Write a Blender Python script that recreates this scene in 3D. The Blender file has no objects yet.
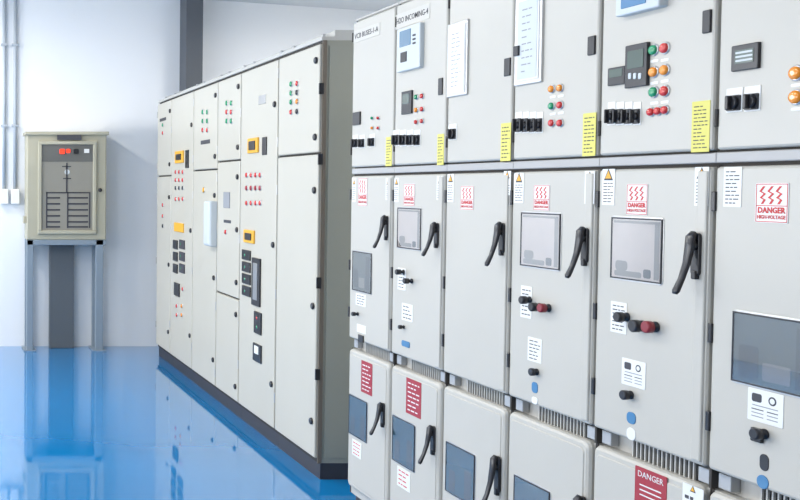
import bpy, bmesh, math, random
from mathutils import Matrix, Vector
random.seed(3)
sc = bpy.context.scene
try:
    sc.view_settings.view_transform = 'Standard'
except Exception: pass

# ------------------------------------------------------------------ survey
F = 950.0; PX = -60.0; PY = 219.0; HC = 1.6
PITCH = math.atan(32.0/F); CP, SP = math.cos(PITCH), math.sin(PITCH)
X1 = 2.00     # front plane of the medium-voltage switchgear doors
X2 = 2.05     # front plane of the control cabinet doors
YW = 9.5      # back wall
DD = 0.018    # door thickness in front of the frame
K  = 0.55     # scale of everything that stands proud of the doors

def onrow(px, py, X=X1):
    dx=(px-PX)/F; dy=-(py-PY)/F; t=X/dx
    return t*(CP+dy*SP), HC+t*(dy*CP-SP)
def onwall(px, py, Y=YW):
    dx=(px-PX)/F; dy=-(py-PY)/F; t=Y/(CP+dy*SP)
    return t*dx, HC+t*(dy*CP-SP)
def rect_row(x0,y0,x1,y1,X=X1):
    xc=(x0+x1)/2; yc=(y0+y1)/2
    a0=onrow(x0,yc,X)[0]; a1=onrow(x1,yc,X)[0]
    return min(a0,a1),max(a0,a1),onrow(xc,y1,X)[1],onrow(xc,y0,X)[1]
def rect_wall(x0,y0,x1,y1,Y=YW):
    a,z1=onwall(x0,y0,Y); b,z0=onwall(x1,y1,Y)
    return a,b,z0,z1

# ------------------------------------------------------------------ materials
MATS={}
def mat(name, col, rough=0.5, metal=0.0, noise=0.0, nscale=6.0, bump=0.0, coat=0.0, emit=0.0, bscale=None, spec=None, rvar=0.0):
    if name in MATS: return MATS[name]
    m=bpy.data.materials.new(name); m.use_nodes=True
    nt=m.node_tree; b=nt.nodes['Principled BSDF']
    b.inputs['Base Color'].default_value=(*col,1)
    b.inputs['Roughness'].default_value=rough
    b.inputs['Metallic'].default_value=metal
    b.inputs['Coat Weight'].default_value=coat
    b.inputs['Coat Roughness'].default_value=0.05
    if spec is not None: b.inputs['Specular IOR Level'].default_value=spec
    if emit>0:
        b.inputs['Emission Color'].default_value=(*col,1); b.inputs['Emission Strength'].default_value=emit
    if noise>0 or bump>0 or rvar>0:
        tc=nt.nodes.new('ShaderNodeTexCoord')
        n=nt.nodes.new('ShaderNodeTexNoise'); n.inputs['Scale'].default_value=nscale; n.inputs['Detail'].default_value=4
        nt.links.new(tc.outputs['Object'],n.inputs['Vector'])
        if noise>0:
            r=nt.nodes.new('ShaderNodeMix'); r.data_type='RGBA'
            r.inputs[6].default_value=(*[c*(1-noise) for c in col],1)
            r.inputs[7].default_value=(*[min(1,c*(1+noise)) for c in col],1)
            nt.links.new(n.outputs['Fac'],r.inputs[0]); nt.links.new(r.outputs[2],b.inputs['Base Color'])
        if rvar>0:
            mr=nt.nodes.new('ShaderNodeMapRange'); mr.inputs['To Min'].default_value=max(0,rough-rvar); mr.inputs['To Max'].default_value=rough+rvar
            nt.links.new(n.outputs['Fac'],mr.inputs['Value']); nt.links.new(mr.outputs['Result'],b.inputs['Roughness'])
        if bump>0:
            n2=nt.nodes.new('ShaderNodeTexNoise'); n2.inputs['Scale'].default_value=bscale or nscale; n2.inputs['Detail'].default_value=3
            nt.links.new(tc.outputs['Object'],n2.inputs['Vector'])
            bp=nt.nodes.new('ShaderNodeBump'); bp.inputs['Strength'].default_value=bump; bp.inputs['Distance'].default_value=0.02
            nt.links.new(n2.outputs['Fac'],bp.inputs['Height']); nt.links.new(bp.outputs['Normal'],b.inputs['Normal'])
    MATS[name]=m; return m
def pane_material(name,tint,refl):
    m=bpy.data.materials.new(name); m.use_nodes=True; nt=m.node_tree
    for n in list(nt.nodes):
        if n.type=='BSDF_PRINCIPLED': nt.nodes.remove(n)
    out=[n for n in nt.nodes if n.type=='OUTPUT_MATERIAL'][0]
    t=nt.nodes.new('ShaderNodeBsdfTransparent'); t.inputs[0].default_value=(*tint,1)
    g=nt.nodes.new('ShaderNodeBsdfGlossy'); g.inputs['Roughness'].default_value=0.02; g.inputs[0].default_value=(1,1,1,1)
    mx=nt.nodes.new('ShaderNodeMixShader'); mx.inputs[0].default_value=refl
    nt.links.new(t.outputs[0],mx.inputs[1]); nt.links.new(g.outputs[0],mx.inputs[2]); nt.links.new(mx.outputs[0],out.inputs['Surface'])
    return m

M_PAINT = mat('switchgear_paint',(0.52,0.495,0.44),0.36,noise=0.04,nscale=2.5)
M_FRAME = mat('switchgear_frame_paint',(0.49,0.48,0.45),0.4)
M_RAIL  = mat('switchgear_rail_paint',(0.42,0.41,0.40),0.4)
M_MCC   = mat('control_cabinet_paint',(0.53,0.50,0.425),0.33,noise=0.04,nscale=2.0)
M_MCCS  = mat('control_cabinet_side_paint',(0.31,0.31,0.26),0.4,noise=0.03,nscale=2.0)  # door paint darkened; shade on the end face put into the colour
M_GAP   = mat('dark_gap',(0.05,0.045,0.04),0.8)
M_BLACK = mat('black_plastic',(0.018,0.018,0.022),0.3)
M_PLINTH= mat('plinth_dark',(0.035,0.035,0.045),0.5)
M_WHITE = mat('white_label',(0.78,0.78,0.76),0.45)
M_CREAM = mat('cream_device',(0.56,0.60,0.62),0.4)
M_PLATE = mat('name_plate',(0.56,0.54,0.49),0.4)
M_RED   = mat('red_lens',(0.62,0.025,0.02),0.2,coat=0.6)
M_REDD  = mat('red_knob',(0.25,0.02,0.03),0.3)
M_REDL  = mat('red_label',(0.36,0.025,0.04),0.45)
M_SIGNR = mat('sign_red',(0.60,0.03,0.03),0.5)
M_GREEN = mat('green_lens',(0.01,0.30,0.12),0.2,coat=0.6)
M_AMBER = mat('amber_lens',(0.85,0.28,0.01),0.2,coat=0.6)
M_YEL   = mat('yellow_label',(0.70,0.64,0.14),0.5)
M_YELB  = mat('yellow_box',(0.78,0.40,0.03),0.5)
M_STEEL = mat('steel',(0.55,0.55,0.55),0.3,metal=0.9)
M_ZINC  = mat('zinc_bracket',(0.42,0.43,0.44),0.45,metal=0.3)
M_INK   = mat('ink_dark',(0.05,0.05,0.06),0.6)
M_INKG  = mat('ink_grey',(0.28,0.29,0.31),0.6)
M_PANEL = pane_material('window_pane_clear',(0.90,0.92,0.92),0.22)
M_INL   = mat('breaker_front_light',(0.52,0.43,0.39),0.5,noise=0.15,nscale=9)  # pale tint stands in for the bright room mirrored in the glass
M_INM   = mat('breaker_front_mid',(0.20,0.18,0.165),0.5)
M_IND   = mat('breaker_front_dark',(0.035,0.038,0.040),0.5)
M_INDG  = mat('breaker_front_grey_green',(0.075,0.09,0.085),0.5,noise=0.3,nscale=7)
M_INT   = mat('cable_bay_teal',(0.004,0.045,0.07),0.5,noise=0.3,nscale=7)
M_SCREEN= mat('lcd_screen',(0.10,0.13,0.11),0.15)
M_SCREENB=mat('lcd_blue',(0.12,0.22,0.32),0.15)
M_BLUE  = mat('blue_cap',(0.06,0.20,0.38),0.3)
M_GRILLE= mat('grille_dark',(0.015,0.015,0.015),0.6)

# ------------------------------------------------------------------ part builder
class Part:
    def __init__(s,name,frame):
        s.name=name; s.bm=bmesh.new(); s.fr=frame; s.mats=[]
    def mi(s,m):
        if m not in s.mats: s.mats.append(m)
        return s.mats.index(m)
    def v(s,a,z,d): return s.bm.verts.new(s.fr(a,z,d))
    def quad(s,a0,a1,z0,z1,d,m):
        f=s.bm.faces.new((s.v(a1,z0,d),s.v(a0,z0,d),s.v(a0,z1,d),s.v(a1,z1,d))); f.material_index=s.mi(m)
    def rings(s,rs,m,cap0=True,cap1=True,smooth=False):
        i=s.mi(m); vr=[[s.v(*p) for p in r] for r in rs]; n=len(vr[0]); fs=[]
        for k in range(len(vr)-1):
            for j in range(n):
                f=s.bm.faces.new((vr[k][j],vr[k][(j+1)%n],vr[k+1][(j+1)%n],vr[k+1][j])); f.smooth=smooth; fs.append(f)
        if cap0: fs.append(s.bm.faces.new(vr[0]))
        if cap1: fs.append(s.bm.faces.new(vr[-1][::-1]))
        for f in fs: f.material_index=i
        bmesh.ops.recalc_face_normals(s.bm,faces=fs)
    def slab(s,a0,a1,z0,z1,d0,d1,m,r=0.0,c=0.0):
        if a0>a1:a0,a1=a1,a0
        if z0>z1:z0,z1=z1,z0
        c=min(c,(a1-a0)*0.4,(z1-z0)*0.4,abs(d1-d0)*0.9)
        rounded=r>1e-5
        def ring(ins,d):
            A0,A1,Z0,Z1=a0+ins,a1-ins,z0+ins,z1-ins
            if not rounded: return [(A0,Z0,d),(A1,Z0,d),(A1,Z1,d),(A0,Z1,d)]
            rr=max(2e-4,min(r-ins*0.5,(A1-A0)/2.01,(Z1-Z0)/2.01))
            o=[]
            for cx,cz,t0 in ((A0+rr,Z0+rr,180),(A1-rr,Z0+rr,270),(A1-rr,Z1-rr,0),(A0+rr,Z1-rr,90)):
                for k in range(6):
                    t=math.radians(t0+k*18); o.append((cx+rr*math.cos(t),cz+rr*math.sin(t),d))
            return o
        if c>0: s.rings([ring(0,d0),ring(0,d1-c),ring(c*0.35,d1-c*0.35),ring(c,d1)],m)
        else: s.rings([ring(0,d0),ring(0,d1)],m)
    def frame_(s,a0,a1,z0,z1,w,d0,d1,m,c=0.0):
        if a0>a1:a0,a1=a1,a0
        if z0>z1:z0,z1=z1,z0
        s.slab(a0,a1,z1-w,z1,d0,d1,m,c=c); s.slab(a0,a1,z0,z0+w,d0,d1,m,c=c)
        s.slab(a0,a0+w,z0+w,z1-w,d0,d1,m,c=c); s.slab(a1-w,a1,z0+w,z1-w,d0,d1,m,c=c)
    def lathe(s,a,z,prof,m,n=20):
        rs=[[(a+r*math.cos(2*math.pi*k/n),z+r*math.sin(2*math.pi*k/n),d) for k in range(n)] for r,d in prof]
        s.rings(rs,m,smooth=True)
    def loft(s,secs,m):
        rs=[]
        for k,(a,z,d,w,t) in enumerate(secs):
            p=secs[max(0,k-1)]; q=secs[min(len(secs)-1,k+1)]
            tz,td=q[1]-p[1],q[2]-p[2]; L=math.hypot(tz,td) or 1; nz,nd=-td/L,tz/L
            o=[]
            for j in range(12):
                th=2*math.pi*(j+0.5)/12
                cx=abs(math.cos(th))**0.6*(1 if math.cos(th)>0 else -1); sx=abs(math.sin(th))**0.6*(1 if math.sin(th)>0 else -1)
                o.append((a+w*cx,z+nz*t*sx,d+nd*t*sx))
            rs.append(o)
        s.rings(rs,m,smooth=True)
    def finish(s,parent):
        me=bpy.data.meshes.new(s.name); s.bm.to_mesh(me); s.bm.free()
        for m in s.mats: me.materials.append(m)
        o=bpy.data.objects.new(s.name,me); sc.collection.objects.link(o)
        if parent is not None:
            o.parent=parent; o.matrix_parent_inverse=Matrix.Translation(-parent.location)
        return o

def rowframe(X): return lambda a,z,d:(X-d,a,z)
def wallframe(Y): return lambda a,z,d:(a,Y-d,z)
ROT_ROW=Matrix(((0,0,-1),(-1,0,0),(0,1,0))).to_4x4()
ROT_WALL=Matrix(((1,0,0),(0,0,-1),(0,1,0))).to_4x4()

class Unit:
    """One real object: an Empty with named part meshes."""
    def __init__(s,name,loc,frame,rot=ROT_ROW):
        s.e=bpy.data.objects.new(name,None); s.e.location=loc; s.e.empty_display_size=0.1
        sc.collection.objects.link(s.e); s.fr=frame; s.parts={}; s.rot=rot
    def p(s,name):
        if name not in s.parts: s.parts[name]=Part(name,s.fr)
        return s.parts[name]
    def text(s,txt,a,z,d,h,m,wmax=None,bold=0.0):
        cu=bpy.data.curves.new('lettering','FONT'); cu.body=txt; cu.align_x='CENTER'; cu.align_y='CENTER'
        cu.size=h; cu.extrude=0.0003; cu.offset=bold; cu.resolution_u=2
        cu.materials.append(m)
        o=bpy.data.objects.new('lettering',cu); sc.collection.objects.link(o)
        M=Matrix.Translation(Vector(s.fr(a,z,d)))@s.rot
        bpy.context.view_layer.update()
        if wmax:
            w=o.dimensions.x
            if w>1e-6: M=M@Matrix.Diagonal((wmax/w,1,1,1))
        o.parent=s.e; o.matrix_parent_inverse=Matrix.Translation(-s.e.location)
        o.matrix_basis=M
    def done(s):
        for p in s.parts.values(): p.finish(s.e)

# ------------------------------------------------------------------ components
def pilot(p,a,z,r,m,d=0.0):
    p.lathe(a,z,[(r*1.25,d),(r*1.25,d+0.003*K),(r*1.08,d+0.006*K)],M_STEEL)
    p.lathe(a,z,[(r,d+0.004*K),(r,d+0.013*K),(r*0.8,d+0.019*K),(r*0.35,d+0.022*K)],m)
def rotary(p,a,z,w,h,d=0.0,plate=M_WHITE):
    p.slab(a-w/2,a+w/2,z-h/2,z+h/2,d,d+0.003*K,plate,r=0.002)
    p.slab(a-w*0.42,a+w*0.42,z-h*0.45,z+h*0.20,d+0.003*K,d+0.010*K,M_BLACK,r=0.004)
    zc=z-h*0.12
    p.lathe(a,zc,[(w*0.36,d+0.01*K),(w*0.34,d+0.022*K),(w*0.3,d+0.024*K)],M_BLACK)
    p.slab(a-w*0.10,a+w*0.10,zc-h*0.30,zc+h*0.30,d+0.02*K,d+0.042*K,M_BLACK,r=0.003,c=0.002)
def knob(p,a,z,r,L,m=M_BLACK,d=0.0):
    L=L*0.6
    p.lathe(a,z,[(r*0.9,d),(r*0.9,d+0.004),(r*0.55,d+0.006),(r*0.55,d+L*0.45)],M_BLACK)
    p.lathe(a,z,[(r,d+L*0.45),(r,d+L*0.92),(r*0.8,d+L)],m)
def lever(p,a,z0,z1,d):
    h=z1-z0
    p.slab(a-0.014,a+0.014,z1-h*0.70,z1,d,d+0.009,M_BLACK,r=0.010,c=0.002)
    p.lathe(a,z1-h*0.2,[(0.012,d+0.007),(0.012,d+0.02),(0.009,d+0.022)],M_BLACK)
    p.loft([(a,z1+0.003,d+0.012,0.008,0.004),(a,z1-h*0.06,d+0.020,0.013,0.007),(a,z1-h*0.25,d+0.022,0.013,0.007),
            (a,z1-h*0.5,d+0.029,0.010,0.006),(a,z1-h*0.75,d+0.041,0.009,0.005),(a,z0+h*0.05,d+0.055,0.010,0.006),(a,z0,d+0.058,0.006,0.004)],M_BLACK)
    p.slab(a-0.008,a+0.008,z0+h*0.24,z0+h*0.38,d,d+0.012,M_BLACK,r=0.004,c=0.002)
def danger(u,x0,y0,x1,y1,d,X=X1):
    a0,a1,z0,z1=rect_row(x0,y0,x1,y1,X); p=u.p('danger_sign')
    w=a1-a0; h=z1-z0; ac=(a0+a1)/2
    p.slab(a0,a1,z0,z1,d,d+0.0015,M_WHITE,r=0.003)
    e=w*0.02
    for q in ((a0+e,a1-e,z1-2*e,z1-e),(a0+e,a1-e,z0+e,z0+2*e),(a0+e,a0+2*e,z0+e,z1-e),(a1-2*e,a1-e,z0+e,z1-e),(a0+e,a1-e,z0+h*0.42,z0+h*0.42+e)):
        p.slab(q[0],q[1],q[2],q[3],d+0.0015,d+0.0019,M_SIGNR)
    for k in (-1,0,1):
        c=ac-k*w*0.25
        pts=[(0.02,0.92),(-0.10,0.79),(0.04,0.73),(-0.08,0.63),(0.04,0.58),(-0.04,0.47)]
        for i in range(len(pts)-1):
            (x_,y_),(xx,yy)=pts[i],pts[i+1]; t=w*0.036
            A=c-x_*w; B=c-xx*w; Z=z0+y_*h; ZZ=z0+yy*h
            p.rings([[(A-t,Z,d+.0015),(A+t,Z,d+.0015),(B+t,ZZ,d+.0015),(B-t,ZZ,d+.0015)],
                     [(A-t,Z,d+.0022),(A+t,Z,d+.0022),(B+t,ZZ,d+.0022),(B-t,ZZ,d+.0022)]],M_SIGNR)
    u.text('DANGER',ac,z0+h*0.31,d+0.002,h*0.20,M_SIGNR,wmax=w*0.84,bold=0.0007)
    u.text('HIGH-VOLTAGE',ac,z0+h*0.14,d+0.002,h*0.13,M_SIGNR,wmax=w*0.86,bold=0.0003)
def lined_label(u,rect,d,base=M_WHITE,ink=M_INK,n=5,tri=False,name='label',seed=0,margin=0.12,th=0.13,mul=1.5):
    a0,a1,z0,z1=rect; p=u.p(name); p.slab(a0,a1,z0,z1,d,d+0.0012,base,r=0.002)
    w=a1-a0; h=z1-z0; rnd=random.Random(seed+int(a0*1000)); top=z1-h*0.07
    if tri:
        c=(a0+a1)/2; t=min(w*0.36,h*0.18); zc=z1-h*0.17
        p.rings([[(c-t,zc-t*0.8,dd),(c+t,zc-t*0.8,dd),(c,zc+t,dd)] for dd in (d+.0012,d+.0018)],M_INK)
        t*=0.7; p.rings([[(c-t,zc-t*0.75,dd),(c+t,zc-t*0.75,dd),(c,zc+t,dd)] for dd in (d+.0018,d+.0022)],M_YELB)
        top=z1-h*0.36
    n=int(n*mul)
    for k in range(n):
        zz=top-(k+0.5)*(top-z0-h*0.05)/n; t=(top-z0)/n*th
        e=rnd.uniform(0.0,0.35)*w
        x=a1-w*margin
        while x>a0+w*margin+e:
            l=rnd.uniform(0.12,0.3)*w; x2=max(a0+w*margin,x-l)
            p.slab(x2,x,zz-t,zz+t,d+0.0012,d+0.0015,ink); x=x2-w*0.06

# ================================================================== ROW 1 : switchgear
BX=[350.5,393,445,513,600,713]
BY=[onrow(x,180)[0] for x in BX]
Wp=(BY[0]-BY[-1])/5
BY=[BY[0]-Wp*k for k in range(9)]           # 8 units, the last ones run past the camera's right edge
Z_TOP=onrow(372,14)[1]
Z_UB=onrow(560,157.5)[1]; Z_MT=onrow(560,169)[1]
Z_MB=onrow(560,414.5)[1]; Z_LT=onrow(560,431)[1]
units=[]
for k in range(8):
    y1,y0=BY[k],BY[k+1]
    u=Unit('switchgear_cabinet',(X1+0.6,(y0+y1)/2,0),rowframe(X1+DD)); units.append(u)
    b=u.p('enclosure')
    g=0.0015
    b.slab(y0+g,y1-g,0.10,Z_LT-0.004,-1.2,-0.004,M_FRAME)
    b.slab(y0+g,y1-g,Z_LT-0.004,Z_MB+0.004,-1.2,-0.030,M_FRAME)
    b.slab(y0+g,y1-g,Z_MB+0.004,Z_MT+0.01,-1.2,-0.004,M_FRAME)
    b.slab(y0+g,y1-g,Z_MT+0.01,Z_TOP,-0.7,-0.004,M_FRAME)
    u.p('divider_rail').slab(y0,y1,Z_MT+0.004,Z_UB-0.006,-0.006,0.012,M_RAIL,c=0.003)
    b.slab(y0+0.002,y1-0.002,Z_TOP,Z_TOP+0.012,-0.7,0.006,M_FRAME,c=0.004)
    u.p('plinth').slab(y0+g,y1-g,0,0.10,-1.2,-0.03,M_PLINTH)
    for zz0,zz1 in ((0.1,Z_LT),(Z_MB,Z_MT),(Z_UB,Z_TOP)):
        u.p('seam').slab(y1-0.006,y1-g,zz0,zz1,-0.004,-0.001,M_GAP)
        u.p('seam').slab(y0+g,y0+0.006,zz0,zz1,-0.004,-0.001,M_GAP)
    u.p('seam').slab(y0,y1,Z_UB-0.008,Z_UB+0.006,-0.006,-0.001,M_GAP)  # dark strip drawn as the shadow line under the upper door
    u.p('seam').slab(y0,y1,Z_MT-0.012,Z_MT+0.006,-0.006,-0.001,M_GAP)  # dark strip drawn as the shadow line below the rail
    # doors, each with a folded hinge-side flange
    u.p('upper_door').slab(y0+0.007,y1-0.007,Z_UB,Z_TOP-0.008,-0.003,DD,M_PAINT,r=0.006,c=0.007)
    u.p('breaker_door').slab(y0+0.007,y1-0.007,Z_MB,Z_MT-0.006,-0.003,DD,M_PAINT,r=0.008,c=0.008)
    u.p('breaker_door').slab(y0+0.013,y0+0.046,Z_MB+0.010,Z_MT-0.016,DD-0.002,DD+0.005,M_PAINT,r=0.003,c=0.004)
    u.p('lower_door').slab(y0+0.009,y1-0.009,0.14,Z_LT,-0.010,DD,M_PAINT,r=0.022,c=0.012)
    u.p('lower_door').slab(y0+0.028,y1-0.028,0.165,Z_LT-0.024,DD-0.001,DD+0.003,M_PAINT,r=0.016,c=0.003)
    gr=u.p('ventilation_grille')
    ga,gb=y0+0.06,y0+0.30
    gr.slab(ga,gb,Z_LT-0.002,Z_MB+0.002,-0.031,-0.012,M_GRILLE)
    n=15
    for i in range(n):
        a=ga+(i+0.5)*(gb-ga)/n
        gr.slab(a-0.0022,a+0.0022,Z_LT,Z_MB,-0.012,-0.006,M_FRAME)
    u.p('hinge').slab(y0+0.006,y0+0.045,Z_LT+0.006,Z_MB-0.008,-0.028,0.0,M_ZINC,c=0.002)
    u.p('hinge').slab(y1-0.055,y1-0.016,Z_LT+0.006,Z_MB-0.008,-0.028,-0.004,M_ZINC,c=0.002)
    u.p('hinge').slab(y0-0.004,y0+0.004,Z_LT,Z_MB,-0.028,0.004,M_GAP)
    for zz in (Z_UB+0.06,Z_TOP-0.10):
        u.p('hinge').slab(y1-0.012,y1-0.004,zz,zz+0.045,0.0,DD+0.005,M_GAP,c=0.002)
    for zz in (Z_MB+0.10,Z_MB+0.33,Z_MT-0.12):
        u.p('hinge').slab(y1-0.013,y1-0.001,zz,zz+0.05,0.0,DD+0.005,M_BLACK,c=0.002)
def U(px,py=180):
    a=onrow(px,py)[0]
    for k in range(8):
        if BY[k+1]<=a<=BY[k]: return units[k]
    return units[-1]
D=DD
def dot(px,py,r,m): 
    a,z=onrow(px,py); pilot(U(px,py).p('pilot_lights'),a,z,r,m,D)
def rot(px0,py0,px1,py1):
    a0,a1,z0,z1=rect_row(px0,py0,px1,py1); rotary(U((px0+px1)/2,(py0+py1)/2).p('selector_switches'),(a0+a1)/2,(z0+z1)/2,a1-a0,z1-z0,D)
def box(px0,py0,px1,py1,m,dep,name,r=0.003,c=0.002,d0=None,k=None):
    a0,a1,z0,z1=rect_row(px0,py0,px1,py1); u=U((px0+px1)/2,(py0+py1)/2)
    dd=D if d0 is None else d0
    u.p(name).slab(a0,a1,z0,z1,dd,dd+dep,m,r=r,c=min(c,dep*0.5)); return u,(a0,a1,z0,z1)
def lab(px0,py0,px1,py1,n=5,tri=False,base=M_WHITE,ink=M_INK,d=None):
    lined_label(U((px0+px1)/2,(py0+py1)/2),rect_row(px0,py0,px1,py1),D if d is None else d,base,ink,n,tri,seed=int(px0))
def handle(px0,py0,px1,py1,d=None):
    xr=px1-(px1-px0)*0.20; a,_=onrow(xr,(py0+py1)/2); z1=onrow(xr,py0+2)[1]; z0=onrow(xr,py1-4)[1]
    lever(U(xr,(py0+py1)/2).p('door_handle'),a,z0,z1,D+0.004 if d is None else d)
def window(u,a0,a1,z0,z1,dd,kind):
    """Gasketed inspection window: rim, equipment front seen behind, glass pane."""
    p=u.p('inspection_window'); w=a1-a0; h=z1-z0
    p.slab(a0-0.004,a1+0.004,z0-0.004,z1+0.004,dd-0.001,dd+0.002,M_STEEL,r=0.012,c=0.001)
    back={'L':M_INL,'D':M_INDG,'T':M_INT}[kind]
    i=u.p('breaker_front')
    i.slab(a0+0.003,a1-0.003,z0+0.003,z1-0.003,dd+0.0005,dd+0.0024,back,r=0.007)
    if kind=='L':  # pale kind: flat shapes imitate the scene reflected in the pane
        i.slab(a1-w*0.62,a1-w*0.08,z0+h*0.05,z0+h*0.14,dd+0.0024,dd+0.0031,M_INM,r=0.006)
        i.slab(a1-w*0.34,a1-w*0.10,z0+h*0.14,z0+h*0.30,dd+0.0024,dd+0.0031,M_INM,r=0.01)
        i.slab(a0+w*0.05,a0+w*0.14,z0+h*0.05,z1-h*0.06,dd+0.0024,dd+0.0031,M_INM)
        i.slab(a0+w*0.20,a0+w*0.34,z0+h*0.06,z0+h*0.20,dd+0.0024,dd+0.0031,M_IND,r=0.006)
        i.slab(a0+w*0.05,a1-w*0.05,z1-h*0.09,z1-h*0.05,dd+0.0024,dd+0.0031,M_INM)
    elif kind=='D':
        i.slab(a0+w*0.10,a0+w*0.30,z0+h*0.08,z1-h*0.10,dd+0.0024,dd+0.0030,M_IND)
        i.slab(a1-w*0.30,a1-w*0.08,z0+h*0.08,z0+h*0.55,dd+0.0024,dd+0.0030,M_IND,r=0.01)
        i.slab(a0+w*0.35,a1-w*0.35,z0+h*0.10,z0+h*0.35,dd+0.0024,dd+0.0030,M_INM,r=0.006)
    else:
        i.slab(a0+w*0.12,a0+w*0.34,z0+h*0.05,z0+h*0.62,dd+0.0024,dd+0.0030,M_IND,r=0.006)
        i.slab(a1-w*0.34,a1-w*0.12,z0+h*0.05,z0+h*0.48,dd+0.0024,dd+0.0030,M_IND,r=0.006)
    p.frame_(a0,a1,z0,z1,0.0045,dd+0.0015,dd+0.0050,M_BLACK,c=0.001)
    u.p('window_pane').quad(a0+0.004,a1-0.004,z0+0.004,z1-0.004,dd+0.0040,M_PANEL)
def glass(px0,py0,px1,py1,kind,d=None):
    dd=D if d is None else d
    a0,a1,z0,z1=rect_row(px0,py0,px1,py1); window(U((px0+px1)/2,(py0+py1)/2),a0,a1,z0,z1,dd,kind)
def diagram(px0,py0,px1,py1):
    # operating-instruction sticker: small pictograms beside thin captions
    u,(a0,a1,z0,z1)=box(px0,py0,px1,py1,M_WHITE,0.0012,'operating_label',d0=D+0.0002)
    p=u.p('operating_label'); w=a1-a0; h=z1-z0; dd=D+0.0014
    p.slab(a1-w*0.40,a1-w*0.12,z0+h*0.60,z0+h*0.86,dd,dd+0.0004,M_INK,r=w*0.05)
    p.lathe(a0+w*0.30,z0+h*0.73,[(w*0.11,dd),(w*0.11,dd+0.0004)],M_INK,14)
    p.lathe(a0+w*0.30,z0+h*0.73,[(w*0.07,dd+0.0004),(w*0.07,dd+0.0007)],M_WHITE,14)
    p.slab(a0+w*0.14,a1-w*0.14,z0+h*0.48,z0+h*0.51,dd,dd+0.0003,M_INKG)
    for k,(x0,x1) in enumerate(((0.12,0.46),(0.56,0.86))):
        for j in range(3):
            p.slab(a1-w*x1,a1-w*x0,z0+h*(0.36-j*0.11),z0+h*(0.39-j*0.11),dd,dd+0.0003,M_INKG if j else M_INK)

# ---- upper tier -------------------------------------------------------
# unit 1
u,r_=box(354,27,380,39,M_PLATE,0.002,'name_plate'); u.text('VCB BUSES-1-A',(r_[0]+r_[1])/2,(r_[2]+r_[3])/2,D+0.0025,0.034,M_INK,wmax=(r_[1]-r_[0])*0.9,bold=0.0002)
dot(373,118,0.007,M_GREEN); dot(379,118,0.007,M_RED); dot(373,128,0.007,M_AMBER); dot(379,128,0.007,M_RED)
box(354,112,361,125,M_BLACK,0.008,'meter'); rot(353,135,358,148); rot(360,135,365,148); rot(370,134,375,147)
lab(386,137,392,166,6,base=M_YEL)
# unit 2
u,r_=box(396,9,430,24,M_PLATE,0.002,'name_plate'); u.text('H2O INCOMING-4',(r_[0]+r_[1])/2,(r_[2]+r_[3])/2,D+0.0025,0.034,M_INK,wmax=(r_[1]-r_[0])*0.92,bold=0.0002)
u,r_=box(401,26,424,70,M_CREAM,0.018,'protection_relay',r=0.006,c=0.004)
box(404,30,415,46,M_SCREENB,0.002,'protection_relay',d0=D+0.018); box(405,52,411,62,M_BLACK,0.003,'protection_relay',d0=D+0.018)
for y in (34,38,42): box(417,y,420,y+2,M_INK,0.002,'protection_relay',d0=D+0.018)
box(403,91,413,114,M_BLACK,0.008,'meter'); box(404.5,94,411,104,M_SCREEN,0.001,'meter',d0=D+0.008)
dot(417,97,0.010,M_GREEN); dot(422.8,96,0.010,M_RED); dot(417,110,0.010,M_AMBER); dot(422.8,109,0.010,M_RED)
dot(417,122,0.009,M_RED); dot(422.8,121,0.009,M_RED)
for x in (396.5,403.5,410.5,417.5): rot(x-3,130,x+3.2,146)
lab(437.5,134,444,165,6,base=M_YEL)
box(439,78,443,95,M_BLACK,0.005,'door_lock')
# unit 3
u,r_=box(449,22,469,96,M_STEEL,0.008,'document_frame'); box(450.5,25,467.5,93,M_WHITE,0.002,'document_frame',d0=D+0.008)
lined_label(u,rect_row(451,27,467,91),D+0.0102,M_WHITE,M_INKG,9,name='document_frame',seed=4,th=0.09,margin=0.2)
rot(449,124,457,140)
lab(501,123,511,161,6,base=M_YEL); box(505,58,511,76,M_BLACK,0.005,'door_lock')
# unit 4
u,r_=box(517,-6,544,84,M_STEEL,0.008,'document_frame'); box(519.5,-2,541.5,80,M_WHITE,0.002,'document_frame',d0=D+0.008)
lined_label(u,rect_row(521,0,540,78),D+0.0102,M_CREAM,M_INKG,7,name='document_frame',seed=9,th=0.08,margin=0.22)
box(518,46,523,56,M_BLACK,0.01,'document_frame',d0=D+0.008)
for x in (519,526,533,540): rot(x-3.2,112,x+3.2,133)
dot(552.5,89,0.0115,M_AMBER); dot(561,88,0.0115,M_AMBER); dot(552.5,106,0.0115,M_GREEN); dot(561,105,0.0115,M_RED)
dot(552.5,123,0.0115,M_RED); dot(561,123,0.0115,M_RED)
for (x,y) in ((553,97),(561,96),(553,114),(561,113)): box(x-3,y-1.2,x+3,y+1.2,M_WHITE,0.001,'label')
lab(583,113,596,156,7,base=M_YEL); box(589,36,596,55,M_BLACK,0.006,'door_lock')
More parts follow.
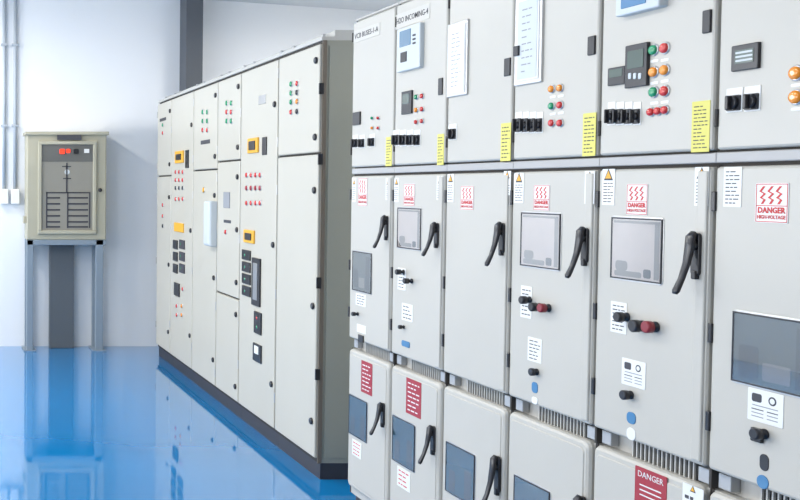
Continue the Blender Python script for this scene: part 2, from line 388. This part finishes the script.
# unit 5
u,r_=box(624,-20,668,12,M_CREAM,0.025,'protection_relay',r=0.006,c=0.004); box(630,-8,655,6,M_BLUE,0.002,'protection_relay',d0=D+0.025)
box(610,67,627,85,M_BLACK,0.008,'meter'); box(612,69,625,77,M_SCREEN,0.001,'meter',d0=D+0.008)
u,r_=box(628,44,650,87,M_BLACK,0.010,'meter'); box(631,50,647,68,M_SCREEN,0.0015,'meter',d0=D+0.010)
for x in (632,637,642): box(x,73,x+3,79,M_CREAM,0.002,'meter',d0=D+0.010)
for (x,y,m) in ((654.5,50,M_GREEN),(665.5,48,M_RED),(654.5,72,M_AMBER),(665.5,70,M_AMBER),(654.5,92,M_GREEN),(665.5,91,M_RED)): dot(x,y,0.014,m)
for (x,y) in ((652,112),(659,111),(666,110)): dot(x,y,0.011,M_RED)
for x in (612,620.5,629,637.5): rot(x-3.8,102,x+3.8,125)
for (x,y) in ((654.5,61),(665,60),(654.5,83),(665,81),(654.5,103),(665,102)): box(x-4,y-1.4,x+4,y+1.4,M_WHITE,0.001,'label')
lab(692,101,710,152,8,base=M_YEL); box(704,10,712,33,M_BLACK,0.006,'door_lock')
# unit 6
u,r_=box(734,44,761,70,M_BLACK,0.008,'meter'); box(738,49,757,63,M_SCREEN,0.001,'meter',d0=D+0.008)
for k in range(3):box(739,51+4*k,756,53+4*k,M_CREAM,0.0005,'meter',d0=D+0.009)
rot(727,88,743,112); rot(745,86,761,111)
for (x,y,m) in ((797,73,M_AMBER),(797,97,M_AMBER),(817,72,M_AMBER),(817,96,M_RED)): dot(x,y,0.0155,m)
for (x,y) in ((797,85),(797,109)): box(x-6,y-1.6,x+6,y+1.6,M_WHITE,0.001,'label')

# ---- middle tier ------------------------------------------------------
lab(352.5,178,356,202,5,tri=True); danger(U(363),358.5,178,367.5,206,D)
glass(353,252,372,292,'D'); handle(376,214,391,252); lab(386,178,391,200,4,tri=True)
lab(356,294,366,306,3); a,z=onrow(358,314); knob(U(360).p('operating_knobs'),a,z,0.010,0.05,d=D); box(357,325,366,333,M_WHITE,0.001,'label')
box(359,335,364,342,M_BLACK,0.006,'key_slot')
# unit 2
lab(394.5,178,399,202,5,tri=True); danger(U(410),404,184,415,206,D); glass(398,208,421.5,249,'L'); handle(424,221,442,260)
lab(437,176,443.5,200,4,tri=True)
lab(398,268,406,290,4)
for px,py,m in ((404,272,M_BLACK),(412,281,M_BLACK)):
    a,z=onrow(px,py); knob(U(px).p('operating_knobs'),a,z,0.012,0.06,m,d=D)
lab(402,304,413,321,3); a,z=onrow(404,327); knob(U(404).p('operating_knobs'),a,z,0.009,0.04,d=D); box(402,341,410,347,M_BLUE,0.003,'key_slot',r=0.008)
# unit 3
lab(447.5,174,454,202,5,tri=True); danger(U(468),461,186,474,210,D); handle(488,221,508,270); lab(504,171,511,195,4,tri=True)
# unit 4
lab(514.5,173,524,203,5,tri=True); danger(U(542),534,185,550,210.5,D); glass(521.5,213,561,268,'L'); handle(569,226,592,282)
lab(585,171,595,204,5,tri=True)
lab(521,286,532,318,5)
for px,py,m,r in ((530,300,M_BLACK,0.014),(549,308,M_REDD,0.015),(540,307,M_BLACK,0.015)):
    a,z=onrow(px,py); knob(U(px).p('operating_knobs'),a,z,r,0.055,m,d=D)
lab(528,338,542,362,4); a,z=onrow(537,372); knob(U(px).p('operating_knobs'),a,z,0.013,0.04,d=D)
box(532,382,538,393,M_BLUE,0.002,'key_slot',r=0.012); box(532,397,538,404,M_WHITE,0.002,'key_slot',r=0.01)
# unit 5
lab(602.5,169,615,205,5,tri=True); danger(U(637),627,184,648,215,D); glass(612,218,663,281,'L'); handle(679,231,704,298)
lab(695,167,709,206,5,tri=True)
lab(611,302,627,333,5)
for px,py,m,r in ((627,317,M_BLACK,0.015),(643,326,M_BLACK,0.018),(656,327,M_REDD,0.017)):
    a,z=onrow(px,py); knob(U(px).p('operating_knobs'),a,z,r,0.055,m,d=D)
diagram(622,360,646,387)
a,z=onrow(631,395); knob(U(631).p('operating_knobs'),a,z,0.014,0.045,d=D)
box(627,412,636,424,M_BLUE,0.002,'key_slot',r=0.014); box(627,428,636,440,M_WHITE,0.002,'key_slot',r=0.014)
# unit 6
lab(724,167,742,207,6); danger(U(770),756,183,789,223,D); glass(733,318,828,392,'D')
diagram(748,391,784,424)
a,z=onrow(765,434); knob(U(765).p('operating_knobs'),a,z,0.014,0.05,d=D); box(753,428,764,442,M_BLACK,0.008,'operating_knobs')
box(760,454,769,471,M_BLACK,0.002,'key_slot',r=0.018); box(757,475,769,489,M_BLUE,0.002,'key_slot',r=0.018)
handle(838,244,870,330)
for k in (6,7):
    y1,y0=BY[k],BY[k+1]; u=units[k]
    window(u,y0+0.14,y1-0.06,1.25,1.45,D,'D')
    lever(u.p('door_handle'),y0+0.055,1.28,1.46,D+0.004)
    u.p('meter').slab(y1-0.16,y1-0.10,1.88,1.94,D,D+0.008,M_BLACK,r=0.003)
    for j in range(3): rotary(u.p('selector_switches'),y1-0.08-0.05*j,1.78,0.035,0.055,D)
    for j in range(2): pilot(u.p('pilot_lights'),y0+0.08+0.05*j,1.9,0.013,(M_RED,M_GREEN)[j],D)

# ---- lower tier -------------------------------------------------------
DL=DD+0.003
lab(362,362,373,394,5,base=M_REDL,ink=M_WHITE,d=DL); glass(350,398,368,438,'T',d=DL); handle(373,401,387,439,d=DL); lab(353,441,362,457,3,base=M_WHITE,ink=M_SIGNR,d=DL)
lab(407,380,422,416,5,base=M_REDL,ink=M_WHITE,d=DL); glass(393.5,420,416,466,'T',d=DL); handle(421,424,438,468,d=DL); lab(398,469,411,489,3,base=M_WHITE,ink=M_SIGNR,d=DL)
glass(447,448,476,499,'T',d=DL); handle(484,454,503,512,d=DL)
glass(515,483,551,545,'T',d=DL); handle(566,494,588,560,d=DL)
u,r_=box(636,471,668,515,M_REDL,0.0015,'label',d0=DL); u.text('DANGER',(r_[0]+r_[1])/2,r_[3]-0.02,DL+0.002,0.024,M_WHITE,wmax=(r_[1]-r_[0])*0.8)
for y in (488,493,498): box(641,y,663,y+1.3,M_WHITE,0.0005,'label',d0=DL+0.0015)
glass(606,525,650,590,'T',d=DL)
a0,a1,z0,z1=rect_row(684,486,705,506); lined_label(units[4],(a0,a1,z0,z1),DL,M_WHITE,M_INK,1,tri=True,seed=3)
for u in units: u.done()

# ================================================================== ROW 2 : control cabinets
BX2=[157,171,193,217,240,277,318.5]
BY2=[onrow(x,187,X2)[0] for x in BX2]
ZT2=onrow(277,57,X2)[1]; ZP=0.09
u2=[]
D2=0.018
splits=[[176],[],[170],[161,296],[],[155]]
for k in range(6):
    y1,y0=BY2[k],BY2[k+1]
    u=Unit('control_cabinet',(X2+0.35,(y0+y1)/2,0),rowframe(X2+D2)); u2.append(u)
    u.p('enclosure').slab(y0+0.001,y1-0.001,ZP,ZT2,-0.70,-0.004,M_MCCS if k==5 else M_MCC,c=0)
    u.p('plinth').slab(y0+0.001,y1-0.001,0,ZP,-0.70,-0.012,M_PLINTH)
    u.p('roof_channel').slab(y0+0.001,y1-0.001,ZT2,ZT2+0.02,-0.70,0.010,M_FRAME,c=0.003)
    u.p('roof_channel').slab(y0+0.001,y1-0.001,ZT2+0.02,ZT2+0.055,-0.60,-0.06,M_FRAME,c=0.003)
    for yy in (y0+0.1,y1-0.1):
        u.p('lifting_eye').slab(yy-0.012,yy+0.012,ZT2+0.02,ZT2+0.05,-0.045,-0.030,M_STEEL,r=0.01)
    xm=(BX2[k]+BX2[k+1])/2
    zs=[ZP+0.02]+sorted(onrow(xm,s,X2)[1] for s in splits[k])+[ZT2-0.012]
    u.p('seam').slab(y0+0.001,y1-0.001,ZP,ZT2,-0.004,-0.002,M_GAP)
    for j in range(len(zs)-1):
        u.p('door').slab(y0+0.010,y1-0.010,zs[j]+0.006,zs[j+1]-0.006,-0.003,D2,M_MCC,r=0.006,c=0.006)
        h=zs[j+1]-zs[j]
        for q in ((0.15,0.85) if h<0.9 else (0.12,0.5,0.88)):
            zz=zs[j]+h*q
            u.p('door_locks').lathe(y0+0.05,zz,[(0.019,D2),(0.019,D2+0.008),(0.014,D2+0.012)],M_BLACK,12)
            u.p('hinge').slab(y1-0.012,y1-0.003,zz-0.03,zz+0.03,0.0,D2+0.006,M_STEEL,c=0.002)
e=u2[5]; ye=BY2[6]
pe=e.p('end_panel')
def bx(p,x0,x1,y0_,y1_,z0,z1,m):
    p.slab(y0_,y1_,z0,z1,X2+D2-x1,X2+D2-x0,m)
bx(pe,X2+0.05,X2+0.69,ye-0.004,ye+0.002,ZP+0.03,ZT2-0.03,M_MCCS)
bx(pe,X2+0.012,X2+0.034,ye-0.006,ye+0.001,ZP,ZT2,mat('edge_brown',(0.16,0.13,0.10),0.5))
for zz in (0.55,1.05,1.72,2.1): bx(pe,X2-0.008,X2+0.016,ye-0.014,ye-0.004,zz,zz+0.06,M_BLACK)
def V(px,py):
    a=onrow(px,py,X2)[0]
    for k in range(6):
        if BY2[k+1]<=a<=BY2[k]: return u2[k]
    return u2[-1]
def dot2(px,py,r,m):
    a,z=onrow(px,py,X2); pilot(V(px,py).p('pilot_lights'),a,z,r,m,D2)
def box2(px0,py0,px1,py1,m,dep,name='instrument',d0=D2):
    a0,a1,z0,z1=rect_row(px0,py0,px1,py1,X2); V((px0+px1)/2,(py0+py1)/2).p(name).slab(a0,a1,z0,z1,d0,d0+dep,m,r=0.004,c=dep*0.3)
# cab 1
for y,m in ((125,M_GREEN),(133,M_RED)): dot2(163,y,0.016,m)
box2(160,118,166,121,M_INK,0.003)
for y,m in ((205,M_RED),(216,M_RED),(226,M_BLACK)): dot2(163,y,0.016,m)
# cab 2
box2(176,151,184,163,M_YELB,0.012); box2(177.5,154,182.5,160,M_BLACK,0.006,d0=D2+0.012)
for y in (172,180,188,199):
    for x in (176,179.5,183): dot2(x,y,0.017,M_RED if y!=188 else M_BLACK)
box2(175,223,184,232,M_YELB,0.010); box2(186,150,189,168,M_BLACK,0.008)
for y in (240,252,264):
    box2(174,y,178,y+9,M_BLACK,0.012); box2(180,y,185,y+9,M_INK,0.010); dot2(181.5,y+4,0.013,M_GREEN)
box2(175,283,180,296,M_BLACK,0.012); dot2(183,289,0.016,M_RED)
for y in (306,315): dot2(177,y,0.016,M_RED); dot2(182,y,0.016,M_AMBER)
# cab 3
for y,m in ((112,M_GREEN),(121,M_GREEN),(130,M_RED)):
    for x in (203,207.5): dot2(x,y,0.018,m)
box2(201,140,210,144,M_INK,0.003)
box2(211,201,217.0,246,M_CREAM,0.06,'document_holder')
dot2(204,190,0.020,M_YELB)
# cab 4
for y,m in ((103,M_GREEN),(112,M_RED),(121,M_GREEN)):
    for x in (227,231.5): dot2(x,y,0.018,m)
box2(224,192,230,208,M_INKG,0.006); box2(224,220,231,223,M_INK,0.003); dot2(226,232,0.017,M_RED)
# cab 5
box2(249,138,259,153,M_YELB,0.012); box2(251,141,257,150,M_BLACK,0.006,d0=D2+0.012); box2(263,137,267,155,M_BLACK,0.008)
for y in (175,188,203):
    for x in (247,251.5,256,260.5): dot2(x,y,0.016,M_RED if y!=188 else M_REDL)
box2(245,230,255,243,M_YELB,0.012); box2(247,233,253,240,M_BLACK,0.006,d0=D2+0.012)
for y in (250,262,274,286):
    box2(243,y,251,y+10,M_BLACK,0.010); dot2(246,y+5,0.012,M_GREEN)
box2(253,258,261,306,M_BLACK,0.012); box2(255,263,259,300,M_STEEL,0.003,d0=D2+0.012)
box2(255,312,262,334,M_BLACK,0.010); dot2(258,318,0.013,M_RED); dot2(258,327,0.013,M_GREEN)
box2(254,344,262,362,M_BLACK,0.010); box2(256,346,260,354,M_WHITE,0.003,d0=D2+0.010)
# cab 6
for y,m1,m2 in ((84,M_GREEN,M_RED),(93,M_GREEN,M_BLACK),(102,M_GREEN,M_AMBER),(112,M_RED,M_BLACK)):
    dot2(291.5,y,0.015,m1); dot2(297.5,y-0.6,0.015,m2)
box2(259,95,266,104,M_STEEL,0.004)
for u in u2: u.done()

# ================================================================== wall-side control panel on stand
YP=9.22
w=Unit('fire_alarm_control_panel',(1.2,9.35,0),wallframe(YP),ROT_WALL)
M_PBX=mat('panel_enclosure_paint',(0.42,0.395,0.30),0.42,noise=0.03)
M_PFACE=mat('panel_face',(0.27,0.255,0.215),0.3)
M_LEG=mat('stand_paint',(0.22,0.27,0.32),0.45)
M_LEGD=mat('duct_dark',(0.10,0.115,0.13),0.6)
def rw(x0,y0,x1,y1): return rect_wall(x0,y0,x1,y1,YP)
a0,a1,z0,z1=rw(27,133,106,240)
w.p('enclosure').slab(a0,a1,z0,z1,-0.24,0.0,M_PBX,r=0.012,c=0.01)
w.p('rain_hood').slab(a0-0.02,a1+0.02,z1-0.02,z1+0.012,-0.24,0.03,M_PBX,r=0.004,c=0.006)
w.p('enclosure').slab(a0-0.03,a0,z0+0.16,z0+0.23,-0.12,-0.03,M_PBX,c=0.005)
b0,b1,c0,c1=rw(38,141,96,234)
w.p('front_door').frame_(b0,b1,c0,c1,0.035,0.0,0.025,M_PBX,c=0.006)
w.p('front_door').slab(b0+0.03,b1-0.03,c0+0.03,c1-0.03,0.0,0.006,M_PFACE)
w.p('front_door').slab(b0+0.03,b1-0.03,c1-0.20,c1-0.03,0.006,0.009,mat('panel_face_dark',(0.13,0.13,0.12),0.3))
r=rw(57,135,81,140); w.p('name_plate').slab(*r,0.01,0.035,M_INK)
M_RLAMP=mat('red_lamp_on',(1,0.05,0.02),0.3,emit=0.9)
for x in (62,76): 
    r=rw(x-2.5,149,x+2.5,154); w.p('lamps').slab(*r,0.009,0.02,M_BLACK if x==76 else M_RLAMP,r=0.01)
r=rw(66,149,70,153); w.p('lamps').slab(*r,0.009,0.02,M_RLAMP,r=0.01)
r=rw(84,149,89,153); w.p('lamps').slab(*r,0.009,0.018,M_WHITE)
def ln(x0,y0,x1,y1): w.p('mimic_diagram').slab(*rw(x0,y0,x1,y1),0.0055,0.009,M_WHITE)
def lk(x0,y0,x1,y1): w.p('mimic_diagram').slab(*rw(x0,y0,x1,y1),0.0055,0.010,M_INK)
lk(66,163,67.3,192); lk(62,166,71,167); lk(63,178,71,179)
lk(46,192,90,193.3); lk(46,192,47.2,228); lk(67,192,68.2,228); lk(89,192,90,228)
for y in (197,203,209,215,221,226): lk(47,y,60,y+1.6); lk(68,y,88,y+1.6)
w.p('mimic_diagram').lathe(*onwall(67,172,YP),[(0.025,0.006),(0.025,0.010)],M_CREAM,16)
kx,kz=onwall(100,190,YP); w.p('door_locks').lathe(kx,kz,[(0.018,0.0),(0.018,0.02),(0.012,0.024)],M_BLACK,14)
for x0,x1 in ((27,33),(96,103)):
    l0,l1,_,_=rw(x0,240,x1,345)
    w.p('stand').slab(l0,l1,0,z0,-0.05,-0.0,M_LEG,c=0.004); w.p('stand').slab(l0,l1,0,z0,-0.25,-0.20,M_LEG,c=0.004)
    w.p('stand').slab(l0-0.03,l1+0.03,0,0.012,-0.25,0.02,M_LEG)
    w.p('stand').slab(l0+0.01,l1-0.01,z0-0.05,z0,-0.2,-0.05,M_LEG)
w.p('stand').slab(a0,a1,z0-0.05,z0,-0.05,0.0,M_LEG,c=0.004)
w.p('cable_duct').slab(*rw(52,240,76,338)[:2],0.0,z0,-0.26,-0.16,M_LEGD,c=0.004)
w.done()

# ================================================================== room shell
def simple(name,verts,faces,m):
    me=bpy.data.meshes.new(name); me.from_pydata(verts,[],faces); me.materials.append(m)
    o=bpy.data.objects.new(name,me); sc.collection.objects.link(o); return o
def cuboid(name,x0,x1,y0,y1,z0,z1,m):
    v=[(x0,y0,z0),(x1,y0,z0),(x1,y1,z0),(x0,y1,z0),(x0,y0,z1),(x1,y0,z1),(x1,y1,z1),(x0,y1,z1)]
    f=[(0,3,2,1),(4,5,6,7),(0,1,5,4),(1,2,6,5),(2,3,7,6),(3,0,4,7)]
    return simple(name,v,f,m)
XL,XR,YB=-3.4,4.6,-2.5
M_WALL=mat('wall_plaster',(0.82,0.83,0.84),0.6,noise=0.03,nscale=1.2,bump=0.04,bscale=30)
M_CEIL=mat('ceiling_paint',(0.66,0.67,0.68),0.7)
M_FLOOR=mat('blue_epoxy_floor',(0.0,0.20,0.50),0.04,noise=0.20,nscale=0.8,coat=0.8,bump=0.035,bscale=2.2)
M_COL=mat('column_grey',(0.085,0.095,0.11),0.6)
cuboid('floor',XL,XR,YB,YW,-0.1,0,M_FLOOR)
cuboid('wall_back',XL,XR,YW,YW+0.15,0,4.4,M_WALL)
cuboid('wall_right',XR,XR+0.15,YB,YW,0,4.4,M_WALL)
def zc(x): return 3.46+0.067*(2.63-x)
simple('ceiling',[(XL,YB,zc(XL)),(XR,YB,zc(XR)),(XR,YW,zc(XR)),(XL,YW,zc(XL)),(XL,YB,zc(XL)+.1),(XR,YB,zc(XR)+.1),(XR,YW,zc(XR)+.1),(XL,YW,zc(XL)+.1)],
       [(0,1,2,3),(4,7,6,5),(0,4,5,1),(1,5,6,2),(2,6,7,3),(3,7,4,0)],M_CEIL)
unseen_wins=[(0.6,3.0),(3.8,6.2),(7.0,8.8)]  # window openings out of view, added for side light
yy=YB; segs=[]
for i,(a,b) in enumerate(unseen_wins):
    segs.append((yy,a,0,4.4)); segs.append((a,b,0,1.0)); segs.append((a,b,2.8,4.4)); yy=b
segs.append((yy,YW,0,4.4))
pw=Part('wall_left',lambda a,z,d:(XL+d,a,z))
for s in segs: pw.slab(s[0],s[1],s[2],s[3],-0.15,0,M_WALL)
pw.finish(None)
M_WF=mat('window_frame',(0.5,0.5,0.5),0.4,metal=0.5)
for i,(a,b) in enumerate(unseen_wins):
    wf=Part('window_%d'%(i+1),lambda a,z,d:(XL+d,a,z))
    wf.frame_(a,b,1.0,2.8,0.05,-0.1,-0.02,M_WF); wf.slab((a+b)/2-0.025,(a+b)/2+0.025,1.05,2.75,-0.1,-0.03,M_WF)
    wf.finish(None)
c0,_=onwall(186,80,9.25); c1,_=onwall(202.5,80,9.25)
cuboid('column',c0,c1,9.25,YW,0,zc(2.5),M_COL)
cw=Unit('wall_conduit',(0.7,9.48,1.5),wallframe(YW),ROT_WALL)
M_CON=mat('conduit_grey',(0.42,0.46,0.50),0.4)
for x in (4,15):
    r=rect_wall(x-1.8,0,x+1.8,190); cx=(r[0]+r[1])/2; n=12
    rs=[[(cx+0.018*math.cos(2*math.pi*k/n),z,0.022+0.018*math.sin(2*math.pi*k/n)) for k in range(n)] for z in (onwall(x,190)[1],zc(0.7))]
    cw.p('conduit').rings(rs,M_CON,smooth=True)
    for zz in (2.2,3.0): cw.p('clip').slab(cx-0.035,cx+0.035,zz,zz+0.02,0,0.045,M_CON)
    r=rect_wall(x-4,189,x+4,204); cw.p('junction_box').slab(*r,0,0.07,M_WHITE,r=0.008,c=0.006)
cw.done()

# ================================================================== lights
def area(name,loc,rot,sx,sy,e,col=(1,1,1)):
    l=bpy.data.lights.new(name,'AREA'); l.shape='RECTANGLE'; l.size=sx; l.size_y=sy; l.energy=e; l.color=col
    o=bpy.data.objects.new(name,l); o.location=loc; o.rotation_euler=rot; sc.collection.objects.link(o); return o
for (a,b),en in zip(unseen_wins,(86,106,145)):
    area('window_daylight',(XL-0.12,(a+b)/2,1.9),(0,math.radians(-90),0),1.8,b-a,en,(0.96,0.98,1.0))  # area lamps added in the unseen windows to light the cabinet fronts
M_TUBE=mat('fluorescent_tube',(1,0.98,0.94),0.4,emit=6)
for x,y,en in ((-0.6,0.5,26),(-0.6,3.0,38),(-0.6,5.5,50),(-0.6,8.0,66),(3.7,4.0,36),(3.7,7.0,85)):  # unseen fixtures; pair behind the rows added to brighten the back wall
        f=Unit('ceiling_light_fixture',(x,y,zc(x)),lambda a,z,d:(0,0,0))
        f.fr=lambda a,z,d,x=x,y=y:(x+a,y+d,z)
        z=zc(x)-0.02
        f.p('housing').slab(-0.12,0.12,z-0.06,z-0.005,-0.65,0.65,M_WHITE)
        for t in (-0.06,0.06): f.p('tube').slab(t-0.013,t+0.013,z-0.095,z-0.068,-0.6,0.6,M_TUBE,r=0.012)
        f.done()
        area('fixture_light',(x,y,z-0.12),(0,0,0),0.24,1.25,en,(1.0,0.97,0.92))
wd=bpy.data.worlds.new('world'); sc.world=wd; wd.use_nodes=True
wd.node_tree.nodes['Background'].inputs[0].default_value=(0.92,0.96,1.0,1); wd.node_tree.nodes['Background'].inputs[1].default_value=0.5

# ================================================================== camera
cam=bpy.data.cameras.new('camera'); co=bpy.data.objects.new('camera',cam); sc.collection.objects.link(co)
co.location=(0,0,HC); co.rotation_euler=(math.radians(90)-PITCH,0,0)
cam.sensor_width=36; cam.lens=36*F/800; cam.shift_x=(400-PX)/800; cam.shift_y=-(250-PY)/800
cam.clip_start=0.05
sc.camera=co
